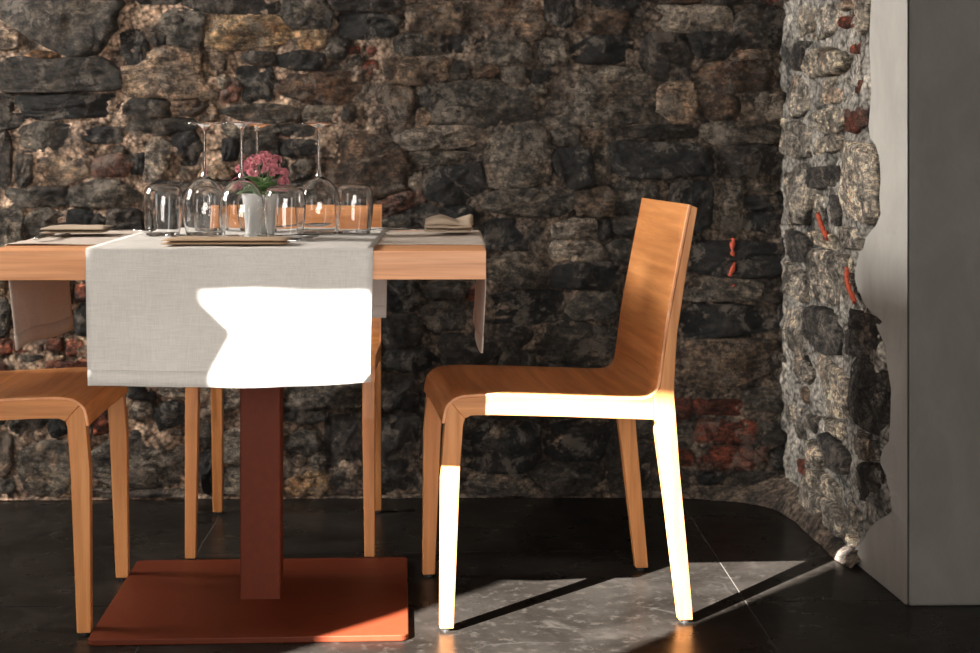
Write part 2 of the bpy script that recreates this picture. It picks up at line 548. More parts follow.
class Stones:
    """stones given by centre, half size, tilt; outlines are cut back where neighbours meet"""

    def __init__(self):
        self.s = []

    def add(self, cx, cz, hw, hh, rot, p, col, crust, proud=None):
        self.s.append([cx, cz, hw, hh, rot, p, col, crust, proud])

    def arrays(self):
        a = np.array([[q[0], q[1], q[2], q[3], math.cos(q[4]), math.sin(q[4]), q[5]] for q in self.s])
        return a

    @staticmethod
    def dist(a, x, z):
        dx, dz = x - a[:, 0], z - a[:, 1]
        u = np.abs(dx * a[:, 4] + dz * a[:, 5]) / a[:, 2]
        w = np.abs(-dx * a[:, 5] + dz * a[:, 4]) / a[:, 3]
        return (u ** a[:, 6] + w ** a[:, 6]) ** (1 / a[:, 6])

    def fill(self, x0, x1, z0, z1, tries, wr, hr, cols, rnd, lim=10 ** 6):
        n = 0
        for _ in range(tries):
            if n >= lim:
                break
            x, z = rnd.uniform(x0, x1), rnd.uniform(z0, z1)
            hw, hh = rnd.uniform(*wr), rnd.uniform(*hr)
            a = self.arrays() if self.s else None
            ok = True
            if a is not None:
                for dx, dz in ((0, 0), (hw * .75, 0), (-hw * .75, 0), (0, hh * .8), (0, -hh * .8)):
                    if self.dist(a, x + dx, z + dz).min() < 1.03:
                        ok = False
                        break
            if ok and z - hh > .004:
                c = rnd.choice(cols)
                self.add(x, z, hw, hh, rnd.uniform(-.12, .12), rnd.uniform(2.6, 4.5), c[0], c[1])
                n += 1

    def build(self, place, parent, rnd, gap=.0012, na=30, sel=None, joined=None, name='stone', mat=None, embed=.010):
        a = self.arrays()
        JV, JF = [], []
        steps = np.linspace(.2, 1.0, 20)
        for i, q in enumerate(self.s):
            if sel is not None and not sel(i):
                continue
            cx, cz, hw, hh, rot, p, col, crust, proud = q
            R = max(hw, hh) * 1.3
            near = [j for j in range(len(self.s)) if j != i and abs(a[j, 0] - cx) < (a[j, 2] + a[j, 3] + R) and abs(a[j, 1] - cz) < (a[j, 2] + a[j, 3] + R)]
            seed = rnd.uniform(0, 90)
            # broken outline: a polygon of a few corners on the rounded block
            nc = rnd.choice((6, 7, 8, 9)) if p < 6 else 8
            cr = math.cos(rot), math.sin(rot)
            cang = sorted((2 * PI * (k + rnd.uniform(-.34, .34)) / nc) for k in range(nc))
            if p >= 6:
                cang = [math.radians(x) for x in (35, 50, 130, 145, 215, 230, 310, 325)]
            cor = []
            for t in cang:
                u, w = math.cos(t), math.sin(t)
                r = 1.0 / (abs(u) ** max(p, 6.0) + abs(w) ** max(p, 6.0)) ** (1 / max(p, 6.0))
                r *= rnd.uniform(.93, 1.14) if p < 6 else rnd.uniform(.97, 1.03)
                cor.append((u * r, w * r))
            rad = []
            for k in range(na):
                t = 2 * PI * k / na
                u, w = math.cos(t), math.sin(t)
                best = .6
                for (x1, y1), (x2, y2) in zip(cor, cor[1:] + cor[:1]):
                    ex, ey = x2 - x1, y2 - y1
                    den = u * ey - w * ex
                    if abs(den) < 1e-9:
                        continue
                    rr = (x1 * ey - y1 * ex) / den
                    m = (x1 * w - y1 * u) / den
                    if rr > 0 and -1e-6 <= m <= 1 + 1e-6:
                        best = rr
                        break
                best *= 1 + .045 * noise.noise(Vector((u * 4 + seed, w * 4, 1.0))) + .03 * noise.noise(Vector((u * 11 + seed, w * 11, 4.0)))
                rad.append((u * best, w * best))
            rad = np.array(rad)
            D = np.stack([rad[:, 0] * hw * cr[0] - rad[:, 1] * hh * cr[1], rad[:, 0] * hw * cr[1] + rad[:, 1] * hh * cr[0]], 1)
            lim = np.ones(na)
            if near:
                P = D[:, None, :] * steps[None, :, None] + np.array([cx, cz])
                def dd_(b):
                    dx, dz = P[..., 0] - b[0], P[..., 1] - b[1]
                    u = np.abs(dx * b[4] + dz * b[5]) / b[2]
                    w = np.abs(-dx * b[5] + dz * b[4]) / b[3]
                    return (u ** b[6] + w ** b[6]) ** (1 / b[6])
                own = dd_(a[i])
                hit = np.zeros(own.shape, bool)
                for j in near:
                    hit |= dd_(a[j]) < own
                for k in range(na):
                    h = np.nonzero(hit[k])[0]
                    if len(h):
                        lim[k] = steps[h[0]]
            Ln = np.hypot(D[:, 0], D[:, 1])
            lim = np.maximum(.25, lim - gap / np.maximum(Ln, 1e-4))
            D = D * lim[:, None]
            low = D[:, 1] + cz < .006
            D[low, 1] = .006 - cz
            size = math.sqrt(hw * hh)
            pr = (proud if proud is not None else min(.030, .010 + size * .16) * rnd.uniform(.6, 1.35)) + embed
            # worn faces: a few tilted planes cut the front
            planes = [(rnd.uniform(-.22, .22), rnd.uniform(-.26, .26), pr * rnd.uniform(.92, 1.25)) for _ in range(4)]
            bevel_w = min(.009, .3 * min(hw, hh))
            rings = [1.0, 1.0, .97, .91, .80, .64, .44, .22]
            V, F = [], []
            for ri, fr in enumerate(rings):
                for dx0, dz0 in D:
                    dx, dz = dx0 * fr, dz0 * fr
                    s, z = cx + dx, cz + dz
                    if ri == 0:
                        V.append(place(s, max(z, .004), -.03))
                        continue
                    qv = Vector((s + seed, z, seed * .37))
                    dist_e = (1 - fr) * math.hypot(dx0, dz0)
                    face = min(h + tx * dx + tz * dz for tx, tz, h in planes)
                    rim = pr * (.62 + .38 * min(1, dist_e / bevel_w) ** .6)
                    d = min(face, rim)
                    rough = fbm(qv * 14, 3) * .008 + abs(fbm(qv * 34, 3)) * -.008 + fbm(qv * 85, 2) * .003
                    d += rough * min(1.0, .35 + size / .05)
                    s += noise.noise(qv * 40) * .003
                    z += noise.noise(qv * 40 + Vector((9, 0, 0))) * .003
                    V.append(place(s, max(z, .004), d))
            V.append(place(cx, cz, min(h for _, _, h in planes) + fbm(Vector((cx + seed, cz, seed * .37)) * 14, 3) * .006))
            n = na
            for r in range(len(rings) - 1):
                for k in range(n):
                    F.append((r * n + k, r * n + (k + 1) % n, (r + 1) * n + (k + 1) % n, (r + 1) * n + k))
            L = (len(rings) - 1) * n
            for k in range(n):
                F.append((L + k, L + (k + 1) % n, len(V) - 1))
            if joined is not None:
                o = len(JV)
                JV += V
                JF += [tuple(x + o for x in fc) for fc in F]
                continue
            nm = 'brick' if (col[0] > 3.0 * col[2] and p >= 6) else name
            o = mesh(nm, V, F, mat or M['stone'], parent, smooth=True)
            jit = rnd.uniform(.86, 1.14)
            o.color = (col[0] * jit, col[1] * jit, col[2] * jit, crust)
        if joined is not None and JV:
            o = mesh(joined, JV, JF, mat or M['stone'], parent, smooth=True)
            o.color = (.11, .10, .09, .5)
            o['kind'] = 'stuff'


# stone colours and how much black crust they carry
K = dict(
    dk=((.030, .029, .029), .75), dg=((.086, .073, .062), .5), gy=((.120, .106, .091), .5), gl=((.215, .188, .158), .4),
    br=((.135, .086, .056), .3), bl=((.205, .150, .110), .25), tn=((.40, .295, .215), .08), lt=((.37, .32, .27), .3),
    oc=((.36, .17, .055), .05), ye=((.42, .29, .17), .12), pk=((.23, .110, .078), .2), rd=((.20, .052, .026), .35), rl=((.36, .125, .075), .3),  # rl: brick red lightened to paint in the light at the left
    dp=((.066, .055, .049), .5), wh=((.50, .44, .37), .1))

# survey of the back wall: left, top, right, bottom of each stone (one dk stone paints a hole's shade) in units of 2.679 mm
U = .002679
SURVEY = """
10 -26 126 51 dg|0 30 28 50 tn|31 51 64 60 oc|8 60 125 92 dg|-6 67 7 86 dg|22 94 121 118 dk|-4 96 19 118 dg|123 6 151 76 dk 3 -.25
165 12 207 47 gl|140 -12 186 5 dk|150 33 170 46 dg|127 50 217 98 tn 3 .03|128 99 172 119 dg|175 99 214 116 br|132 119 202 135 dg|20 124 82 151 gy|82 127 123 143 dk
-4 122 18 181 dg|20 155 37 188 dg|42 157 89 183 tn|97 154 134 175 pk|133 150 148 173 dk|2 187 70 206 gy|72 181 147 207 gl|30 209 69 243 gy|69 209 109 240 dk|109 208 146 242 dp
-4 211 28 252 gl|147 140 171 181 lt 3 .15|174 126 206 165 dk|168 166 204 180 tn|153 181 202 205 dk|150 206 205 246 dg|206 17 288 49 ye|190 -14 281 14 dg|283 -8 331 28 gy|326 -16 400 11 dp
291 31 327 50 ye 6|338 15 399 38 dk|327 38 350 58 dg|346 46 360 55 rd|367 46 379 57 rd|363 60 378 75 rd|351 56 364 65 gy|279 51 326 71 dk|276 72 369 105 br 5|240 66 275 102 dk 3|222 80 244 103 pk
200 54 228 88 bl|206 74 242 88 lt 3 .85|243 52 276 66 dg|222 104 299 122 gy|303 105 341 122 gl|341 104 356 121 dg|200 105 220 121 tn|225 124 275 138 gl|276 124 318 137 dg|223 139 243 160 dk|244 139 280 157 dg|280 140 318 156 dk
206 166 235 180 tn|206 181 260 206 dk|262 158 290 178 dg|290 160 317 180 dg|262 180 318 206 gy|206 207 260 245 dg|262 208 330 245 gy|318 135 409 196 br 2.6|330 197 372 245 gy
361 84 413 135 bl 3.4|386 57 448 85 bl 6|408 3 462 34 bl|468 -8 541 38 bl 3|395 34 433 57 gy|447 36 484 53 dk|482 42 531 64 gl|545 -4 574 26 dk|576 10 626 33 br 5|576 -14 642 9 dk|541 40 569 66 gl|571 37 639 64 dk
448 61 470 82 dg|471 65 500 78 br|500 66 524 86 gy|525 70 554 83 dk|526 84 549 96 gl|425 79 529 126 gy 4|414 108 431 128 tn 2.4 .5|539 66 658 124 gl 3.6|656 83 696 122 tn 5|640 36 692 79 dp|652 5 731 31 lt|690 31 736 57 dk
736 6 789 48 dp 5|730 49 771 60 tn 5|699 62 779 91 br 4|698 95 740 120 br|742 92 784 121 lt|640 -14 700 4 br|702 -16 760 4 dp|762 -14 800 5 rd
700 122 786 143 gl|605 125 699 138 dg|610 144 711 177 dk 5|594 145 611 179 gl|715 146 781 178 dp|713 181 743 231 gl 5|746 195 787 210 dk|746 213 787 233 dk|745 183 786 193 dg|672 183 713 229 dk
393 126 480 149 lt 3 -.10|407 151 479 166 gl|420 158 486 205 dk 3 -.15|374 193 427 212 pk 3 -.35|408 170 424 192 lt|382 207 440 231 gy 3 -.35|438 206 479 223 dk|440 224 486 248 dg|484 128 549 187 gl 4|551 149 594 187 dk|582 127 608 150 bl 2.6|552 126 580 147 gy
486 188 574 216 gy|574 188 617 216 bl|481 218 549 250 dk|552 218 597 239 lt|597 217 612 239 dk|605 241 640 262 gy|612 181 660 214 gy|614 216 660 240 dg|488 252 549 288 gl 3.2|490 290 563 323 dk 2.8|550 240 602 262 lt 3.5|553 262 618 289 dk
565 291 614 320 gy|535 321 613 362 dg 3|498 325 533 348 dp|465 287 477 312 rd 2.6 .3|383 282 421 311 dk|421 280 464 299 dg|424 301 464 330 gy|382 314 423 346 dp|385 348 440 372 dk|441 333 497 364 dp|500 350 533 372 dg|540 364 604 377 dk
384 374 419 410 dg|380 412 417 464 dp|462 421 540 472 dk|541 420 606 460 dk|378 466 420 492 gy|422 374 460 415 dp|422 418 460 462 dk|424 464 462 493 dg|463 474 530 494 gl|531 462 603 493 dg|606 440 652 491 dg|462 378 540 418 dg|542 380 610 417 dp|612 370 660 436 dg
660 245 683 300 dg|684 243 790 276 dk|684 279 762 300 gl|764 279 792 303 gy|660 303 677 335 dk|678 307 776 337 dk|676 341 771 385 bl 4|772 349 792 388 gl|778 306 794 345 dk|660 338 675 396 dg
672 399 691 420 rd 8|694 400 741 415 rd 8|698 420 754 444 rd 8|700 447 753 470 rd 8|755 447 769 463 rd 6|674 449 693 466 rd 8|673 421 693 446 gy|698 472 724 484 dk|655 468 692 493 dg|726 472 776 496 dg|745 389 790 412 gy|757 414 788 444 gy|770 446 792 470 dk
0 277 12 294 ye|-3 295 15 334 gy 3|0 337 16 352 rl 8|20 352 46 360 gl|50 337 66 349 rl 8|70 337 87 354 rl 8|18 337 47 350 rl 8|-8 361 11 372 rl 8|24 362 44 372 rl 8|50 359 77 371 rl 8|78 283 90 300 rl 8|14 280 46 310 gy|48 279 76 305 gl|15 312 76 334 gy|78 303 100 333 dk
80 358 100 372 rl 8|-5 375 60 394 gl|62 375 128 396 gl|-4 397 13 425 dk|14 398 50 430 gl|52 398 74 432 dk|24 440 74 487 gl 3|-6 432 16 472 bl|78 400 96 432 gl|96 413 112 432 rd|95 438 187 483 gl 4|113 400 130 434 gl|131 382 158 398 dk|132 399 156 417 lt 3|157 400 188 424 dk 3 -.5|160 376 196 398 lt
190 376 242 418 lt|190 421 200 470 dg|201 422 221 446 gl|222 428 262 460 lt|201 448 220 488 dk|222 465 262 491 gl|244 384 282 420 gy|264 424 284 462 gy|264 466 284 492 dg
283 382 364 407 gl|283 408 326 421 gy|286 430 321 455 gy|326 410 366 476 dp|284 470 331 495 ye|294 452 306 464 lt 2.4|311 450 328 469 gl 2.4|332 478 378 495 br|0 474 22 492 gl|76 486 120 495 gl|124 486 186 496 gy
100 255 150 290 gy|152 255 210 285 dg|212 252 270 290 gy|272 255 330 288 dg|332 255 380 290 dp|104 292 170 325 dg|172 290 235 325 gl|238 292 300 325 dg|302 292 380 330 gy|102 328 160 360 gy|162 328 230 355 dk|232 328 310 360 dg|312 332 378 370 dp|106 362 150 378 gl|240 362 310 380 gy
"""

rnd = random.Random(21)
bs = Stones()
for item in SURVEY.replace('\n', '|').split('|'):
    w = item.split()
    if len(w) < 5:
        continue
    x0, y0, x1, y1 = map(float, w[:4])
    key = w[4]
    p = float(w[5]) if len(w) > 5 else rnd.uniform(3.0, 4.6)
    rot = float(w[6]) if len(w) > 6 else rnd.uniform(-.05, .05)
    cx, cz = ((x0 + x1) / 2 - 448) * U, .94 - ((y0 + y1) / 2 - 146) * U
    bs.add(cx, cz, (x1 - x0) / 2 * U * 1.12, (y1 - y0) / 2 * U * 1.16, -rot, p, K[key][0], K[key][1], .012 if key in ('rd', 'rl') else None)
n_named = len(bs.s)
cc = [K['dk'], K['dg'], K['gy'], K['gl'], K['br'], K['bl']]
# small chocking stones between the big ones
bs.fill(-1.23, .915, .03, 1.36, 5200, (.012, .026), (.009, .016), cc, random.Random(5), 290 - n_named)
n_named = len(bs.s)
# the wall goes on to the left and above
bs.fill(-2.3, -1.2, .03, 1.9, 1500, (.05, .15), (.04, .065), cc, random.Random(6))
bs.fill(-1.2, .9, 1.40, 1.9, 1200, (.05, .15), (.04, .065), cc, random.Random(8))
bs.fill(-2.3, .9, .03, 1.9, 2500, (.012, .035), (.010, .02), cc, random.Random(9), 160)
n_far = len(bs.s)
bs.fill(-1.4, .915, .02, 1.40, 9000, (.006, .017), (.005, .011), cc, random.Random(51), 900)
bs.build(back_place, wall_back, random.Random(3), sel=lambda i: i < n_named)
bs.build(back_place, wall_back, random.Random(4), na=14, sel=lambda i: n_named <= i < n_far, joined='further_stones')
bs.build(back_place, wall_back, random.Random(44), gap=.001, na=9, sel=lambda i: i >= n_far, joined='rubble_chips', mat=M['mortar'], embed=.006)

K2 = dict(K, cr=((1.0, .91, .78), .35), mg=((.60, .56, .50), .7), bk=((.13, .122, .117), .6), sp=((.80, .73, .62), .6))
SIDE = """
796 2 818 34 sp|820 4 840 38 mg|841 -4 861 10 wh 2.6|841 14 861 28 rd 3|862 -4 872 34 sp|854 41 870 56 rd 3|856 79 870 94 rd 3|846 107 861 133 rd 4|861 104 872 130 pk 4|806 48 852 76 sp|812 78 854 104 sp|795 40 806 70 bk|790 74 810 118 mg|814 107 845 133 sp|862 58 870 76 sp
790 121 812 160 mg|813 136 842 154 sp|844 141 880 223 cr 6|815 166 841 190 bk|795 164 814 226 mg|829 194 843 229 bk|816 194 828 216 mg|790 230 812 262 bk|812 232 842 248 sp|845 227 867 250 mg|812 251 850 302 mg 5|851 256 860 302 sp|790 266 811 300 mg|790 308 814 356 mg 5|815 308 843 356 bk|844 311 884 360 bk 3
796 360 816 384 mg|800 386 812 403 tn|817 362 853 418 cr 3|854 362 891 432 bk 3.5|808 415 822 434 mg|823 420 850 436 sp|792 406 806 440 mg|810 440 824 470 mg|825 438 851 472 bk|852 434 881 462 mg|798 462 811 477 rd 3|852 466 884 502 bk 3 .3|812 475 848 500 sp|802 480 824 512 mg|826 503 846 530 mg|848 505 864 534 mg|866 506 892 516 mg
"""
ss = Stones()
for item in SIDE.replace('\n', '|').split('|'):
    w = item.split()
    if len(w) < 5:
        continue
    x0, y0, x1, y1 = map(float, w[:4])
    s0, s1 = side_s(x0), side_s(x1)
    xm = (x0 + x1) / 2
    z1_, z0_ = side_z(xm, y0), side_z(xm, y1)
    p = float(w[5]) if len(w) > 5 else rnd.uniform(2.8, 4.2)
    rot = float(w[6]) if len(w) > 6 else rnd.uniform(-.06, .06)
    ss.add((s0 + s1) / 2, (z0_ + z1_) / 2, (s1 - s0) / 2 * 1.06, (z1_ - z0_) / 2 * 1.06, rot, p, K2[w[4]][0], K2[w[4]][1], .012 if w[4] in ('rd',) else None)
n_side = len(ss.s)
cs = [K2['mg'], K2['sp'], K2['bk'], K2['cr'], K2['gl']]
ss.fill(.02, .72, .03, 1.36, 900, (.016, .034), (.010, .02), cs, random.Random(15), 14)
ss.s = [q for q in ss.s if q[0] + q[2] < border_s(q[1]) + .035]
for q in ss.s:
    over = q[0] + q[2] - border_s(q[1])
    if over > 0:
        q[0] -= over * .5
        q[2] -= over * .5
n_side = len(ss.s)
ss.fill(.02, .62, 1.36, 1.9, 400, (.05, .10), (.04, .07), cs, random.Random(16))
ss.build(side_place, wall_side, random.Random(13), gap=.004, sel=lambda i: i < n_side)
ss.build(side_place, wall_side, random.Random(14), gap=.004, na=14, sel=lambda i: i >= n_side, joined='further_stones')

# cement render that was brought round the pilaster edge, with its ragged border
top = [(border[0][0], 3.0)] + border
EDGE = SLEN + .001
V, F = [], []
for d in (-.03, .008, .013):
    for k, (s, z) in enumerate(top):
        V.append(side_place(s + (.012 if d > .01 else 0), z, d))
for d in (-.03, .022):
    for s, z in top:
        V.append(side_place(EDGE, z, d if d < 0 else .003))
n = len(top)
for k in range(n - 1):
    F.append((k, k + 1, n + k + 1, n + k))
    F.append((n + k, n + k + 1, 2 * n + k + 1, 2 * n + k))
    F.append((2 * n + k, 2 * n + k + 1, 4 * n + k + 1, 4 * n + k))
F.append((0, n, 2 * n, 4 * n, 3 * n))
mesh('plaster_return', V, F, M['lime'], wall_side)

# cement skim along the foot of both walls, swept round in the corner
foot = [(-2.8, 4.40, -2.8, 4.43, .02), (-2.0, 4.402, -2.0, 4.43, .018), (-1.2, 4.40, -1.2, 4.43, .02), (-.6, 4.404, -.6, 4.43, .018), (0, 4.40, 0, 4.43, .02), (.4, 4.396, .4, 4.43, .022), (.62, 4.378, .66, 4.43, .03),
        (.74, 4.345, .82, 4.43, .05), (.822, 4.285, .92, 4.43, .07), (.858, 4.19, .93, 4.33, .08), (.866, 4.08, .93, 4.16, .075), (.870, 3.95, .93, 4.0, .06), (.874, 3.82, .935, 3.85, .05), (.880, 3.72, .94, 3.72, .04), (.893, 3.64, .945, 3.64, .03)]
foot = smooth_poly(foot, 2)
V, F = [], []
for i, (x, y, wx, wy, hgt) in enumerate(foot):
    wob = .006 * noise.noise(Vector((x * 9, y * 9, 2)))
    hgt *= 1 + .5 * noise.noise(Vector((x * 7, y * 7, 5)))
    for t in (0.0, .25, .6, 1.0):
        rgh = .010 * noise.noise(Vector((x * 14, y * 14, t * 3))) * (t > 0)
        V.append((x + wob + (wx - x) * t + rgh, y + wob + (wy - y) * t + rgh, (.002 if t == 0 else hgt * (t ** .55))))
    V.append((wx, wy, 0))
for i in range(len(foot) - 1):
    for k in range(4):
        F.append((i * 5 + k, i * 5 + k + 1, i * 5 + k + 6, i * 5 + k + 5))
mesh('mortar_skirting', V, F, M['mortar'], wall_back, smooth=True)

# drips of red marking paint
def drip(pts, parent, place, w=.006):
    pts = smooth_poly(pts, 2)
    V, F = [], []
    for i, (s, z) in enumerate(pts):
        a = pts[max(0, i - 1)]
        b = pts[min(len(pts) - 1, i + 1)]
        t = Vector((b[0] - a[0], b[1] - a[1])).normalized()
        nx, nz = -t[1], t[0]
        ww = w * .7 * (1 + .6 * math.sin(i * 2.3)) * (.4 if i in (0, len(pts) - 1) else 1)
        for o, d in ((-ww, .022), (-ww * .6, .029), (ww * .6, .029), (ww, .022)):
            V.append(place(s + nx * o, z + nz * o, d))
    for i in range(len(pts) - 1):
        for k in range(3):
            F.append((i * 4 + k, i * 4 + k + 1, i * 4 + k + 5, i * 4 + k + 4))
        F.append((i * 4 + 3, i * 4, i * 4 + 4, i * 4 + 7))
    mesh('paint_drip', V, F, M['paint'], parent, smooth=True)


sp = lambda q: [(side_s(x), side_z(x, y)) for x, y in q]
drip(sp([(825, 215), (828, 224), (831, 232), (835, 238)]), wall_side, side_place, .012)
drip(sp([(855, 268), (854, 280), (857, 290), (863, 303)]), wall_side, side_place, .010)
bp = lambda q: [((x - 448) * U, .94 - (y - 146) * U) for x, y in q]
drip(bp([(733, 238), (731, 252), (735, 262), (729, 276)]), wall_back, back_place, .009)
drip(bp([(732, 283), (734, 289)]), wall_back, back_place, .008)
drip(bp([(791, 135), (790, 150)]), wall_back, back_place, .009)


# ------------------------------------------------------------------ chairs
def make_chair(label, loc, rz, ztop=.825):
    t = empty('dining_chair', loc, rz)
    tag(t, label, 'chair', 'oak dining chairs around the table')
    W = .215
    th = .0065
    zs = lambda z: z if z < .5 else .5 + (z - .5) * (ztop - .5) / .325

    def sheet(name, prof, mat, thick):
        prof = smooth_poly(prof, 2)
        V, F = [], []
        ys = [-W, -W + .003, -.15, -.075, 0, .075, .15, W - .003, W]
        m = len(ys)
        off = []
        for i, (x, z) in enumerate(prof):
            a, b = prof[max(0, i - 1)], prof[min(len(prof) - 1, i + 1)]
            tv = Vector((b[0] - a[0], b[1] - a[1])).normalized()
            off.append((tv[1], -tv[0]))
        for lay in (0, 1):
            for (x, z), (nx, nz) in zip(prof, off):
                for j, y in enumerate(ys):
                    e = .0012 if j in (0, m - 1) else 0
                    dish = .004 * (1 - (y / W) ** 2)
                    k = (thick - e if lay else e) + dish
                    V.append((x + nx * k, y, z + nz * k))
        N = len(prof) * m
        for i in range(len(prof) - 1):
            for j in range(m - 1):
                k = i * m + j
                F.append((k, k + 1, k + m + 1, k + m))
                F.append((N + k, N + k + m, N + k + m + 1, N + k + 1))
            k = i * m
            F.append((k, k + m, N + k + m, N + k))
            k = i * m + m - 1
            F.append((k, N + k, N + k + m, k + m))
        for i in (0, len(prof) - 1):
            for j in range(m - 1):
                k = i * m + j
                F.append((k, k + 1, N + k + 1, N + k) if i else (k, N + k, N + k + 1, k + 1))
        o = mesh(name, V, F, mat, t, smooth=False)
        o.data.materials.append(M['ply_edge'])
        for pg in o.data.polygons:
            if abs(abs(pg.center.y) - W) < .002:
                pg.material_index = 1
        return o

    s = sheet('seat', [(-.0105, .404), (-.0075, .423), (-.003, .4398), (.0156, .4555), (.0411, .4597), (.0882, .4598), (.2228, .4543), (.3728, .4465), (.398, .449), (.4125, .462), (.4172, .4877)], M['wood_y'], th)
    b = sheet('backrest', [(.4172, .4878), (.4293, zs(.5819)), (.4515, zs(.6984)), (.4771, zs(.825))], M['wood_y'], .0065)
    for o in (s, b):
        o.data.polygons.foreach_set('use_smooth', [True] * len(o.data.polygons))
        es = o.modifiers.new('edges', 'EDGE_SPLIT')
        es.split_angle = math.radians(40)
    fl = [(-.0135, .006), (-.0112, .3194), (-.0022, .4235), (.0035, .4385), (.0055, .4460), (.0352, .4119), (.0313, .4003), (.0254, .3186), (.0129, .006)]
    rail = [(.0055, .4462), (.018, .4498), (.0411, .4535), (.0882, .4538), (.2228, .4483), (.3728, .4405), (.3960, .4435), (.4075, .4530), (.4083, .4022), (.2228, .4119), (.0882, .4178), (.047, .4175), (.0352, .4121)]
    rear = [(.4590, .006), (.4870, .006), (.4738, .1559), (.4600, .300), (.4523, .4073), (.4492, .4450), (.4495, .4806), (.4546, zs(.5677)), (.4732, zs(.6903)), (.4961, zs(.818)), (.4838, zs(.8230)), (.4582, zs(.6965)), (.4360, zs(.5808)), (.4240, .4877), (.4188, .4620), (.4076, .4530), (.4084, .4022), (.4130, .3930), (.4121, .3850), (.4313, .2405)]
    for sgn in (-1, 1):
        yo, yi = sgn * (W - .0006), sgn * (W - .030)
        tp = (lambda z, y, yi=yi, sgn=sgn: y + (sgn * .006 * max(0, 1 - z / .38) if y == yi else 0))
        for nm, poly in (('leg', fl), ('leg', rear)):
            lg = prism_xz(nm, poly, yo, yi, M['wood_z'], t, bevel=.0016, taper=tp)
            xm = -.0003 if poly is fl else .473
            V, F = lathe_geo([(.0001, 0), (.0095, 0), (.0095, .0062), (.0001, .0062)], 14, (xm, sgn * (W - .013), 0))
            mesh('glide', V, F, M['glide'], lg)
        prism_xz('side_rail', rail, yo, yi, M['wood_x'], t, bevel=.0014)
    return t


ch1 = make_chair('oak dining chair standing free at right, its side lit by the sun', (-.0226, 3.406, 0), math.radians(5.6))
ch2 = make_chair('oak dining chair cut off at left, its front legs beside the table base', (-.702, 3.396, 0), math.radians(181))
ch3 = make_chair('oak dining chair behind the table with its back to the stone wall', (-.381, 3.765, 0), math.radians(90.5), .790)


# ------------------------------------------------------------------ table
TX0, TX1, TY0, TY1, TZ = -.832, .0685, 2.967, 3.69, .752
table = empty('dining_table', (-.385, 3.425, 0))
tag(table, 'square oak table with a terracotta steel post and base plate', 'table')
ox, oy = table.location.x, table.location.y


def rounded_rect(hw, hh, r, k=6):
    pts = []
    for cx, cy, a0 in ((hw - r, hh - r, 0), (-hw + r, hh - r, 90), (-hw + r, -hh + r, 180), (hw - r, -hh + r, 270)):
        for i in range(k + 1):
            a = math.radians(a0 + 90 * i / k)
            pts.append((cx + r * math.cos(a), cy + r * math.sin(a)))
    return pts


def slab(name, pts, z0, z1, mat, parent, bevel=0.0, rz=0.0, c=(0, 0)):
    n = len(pts)
    cr, sr = math.cos(rz), math.sin(rz)
    pts = [(c[0] + x * cr - y * sr, c[1] + x * sr + y * cr) for x, y in pts]
    V = [(x, y, z0) for x, y in pts] + [(x, y, z1) for x, y in pts]
    F = [tuple(range(n - 1, -1, -1)), tuple(range(n, 2 * n))] + [(i, (i + 1) % n, n + (i + 1) % n, n + i) for i in range(n)]
    return mesh(name, V, F, mat, parent, bevel=bevel)


box('tabletop', (TX0 - ox, TX1 - ox, TY0 - oy, TY1 - oy, TZ - .052, TZ), M['table_wood'], table, bevel=.0012)
slab('base_plate', rounded_rect(.302, .298, .016), 0.0, .012, M['steel'], table, bevel=.002, rz=math.radians(1.6))
slab('post', rounded_rect(.0415, .036, .004, 3), .012, TZ - .060, M['steel'], table, rz=math.radians(1.0))
slab('support_plate', rounded_rect(.2, .2, .01, 3), TZ - .060, TZ - .052, M['dark_steel'], table, c=(0, -.06))


# ------------------------------------------------------------------ table linen
def cloth(name, path_pts, half, mat, axis, centre, label, z_extra, wav, hem, seed):
    """strip laid over the table: path in (along, z), width across; axis 'y' runs front to back, 'x' left to right"""
    path = []
    for (a, z), (b, w) in zip(path_pts[:-1], path_pts[1:]):
        L = math.hypot(b - a, w - z)
        k = max(1, int(L / .014))
        path += [(a + (b - a) * i / k, z + (w - z) * i / k) for i in range(k)]
    path.append(path_pts[-1])
    nu = 36
    V, F = [], []
    for (al, z) in path:
        hang = max(0.0, TZ - z)
        outward = -1 if al < (path_pts[0][0] + path_pts[-1][0]) / 2 else 1
        for j in range(nu + 1):
            t = -1 + 2 * j / nu
            ac = t * half
            q = Vector((ac * 5 + seed, al * .6, z * 2.0))
            bulge = outward * wav(t, hang, outward)
            zz = z
            if hang > 0:
                zz -= hem(t, outward) * min(1, hang / .22)
                ac *= 1 - .02 * min(1, hang / .24)
            else:
                zz += .0012 * noise.noise(q * 3) + (.003 * noise.noise(Vector((ac * 16, al * 7, seed))) if axis == 'x' else 0)
                zz = max(zz, TZ + .0012)
            if axis == 'y':
                V.append((centre + ac, al + bulge, zz))
            else:
                V.append((al + bulge, centre + ac, zz))
    m = nu + 1
    for i in range(len(path) - 1):
        for j in range(nu):
            k = i * m + j
            F.append((k, k + 1, k + m + 1, k + m))
    o = mesh(name, V, F, mat, None, smooth=True)
    so = o.modifiers.new('thickness', 'SOLIDIFY')
    so.thickness = .0014
    so.offset = 0
    tag(o, label, 'table runner')
    # stitched hems along both ends, slightly thicker than the cloth
    rows = [range(0, 3), range(len(path) - 3, len(path))]
    for rr in rows:
        rr = list(rr)
        HV, HF = [], []
        for i in rr:
            for j in range(m):
                v = Vector(V[i * m + j])
                HV.append(v)
        for i in range(len(rr) - 1):
            for j in range(nu):
                k = i * m + j
                HF.append((k, k + 1, k + m + 1, k + m))
        ho = mesh('hem', HV, HF, mat, o, smooth=True)
        sh = ho.modifiers.new('thickness', 'SOLIDIFY')
        sh.thickness = .0034
        sh.offset = 0
    return o


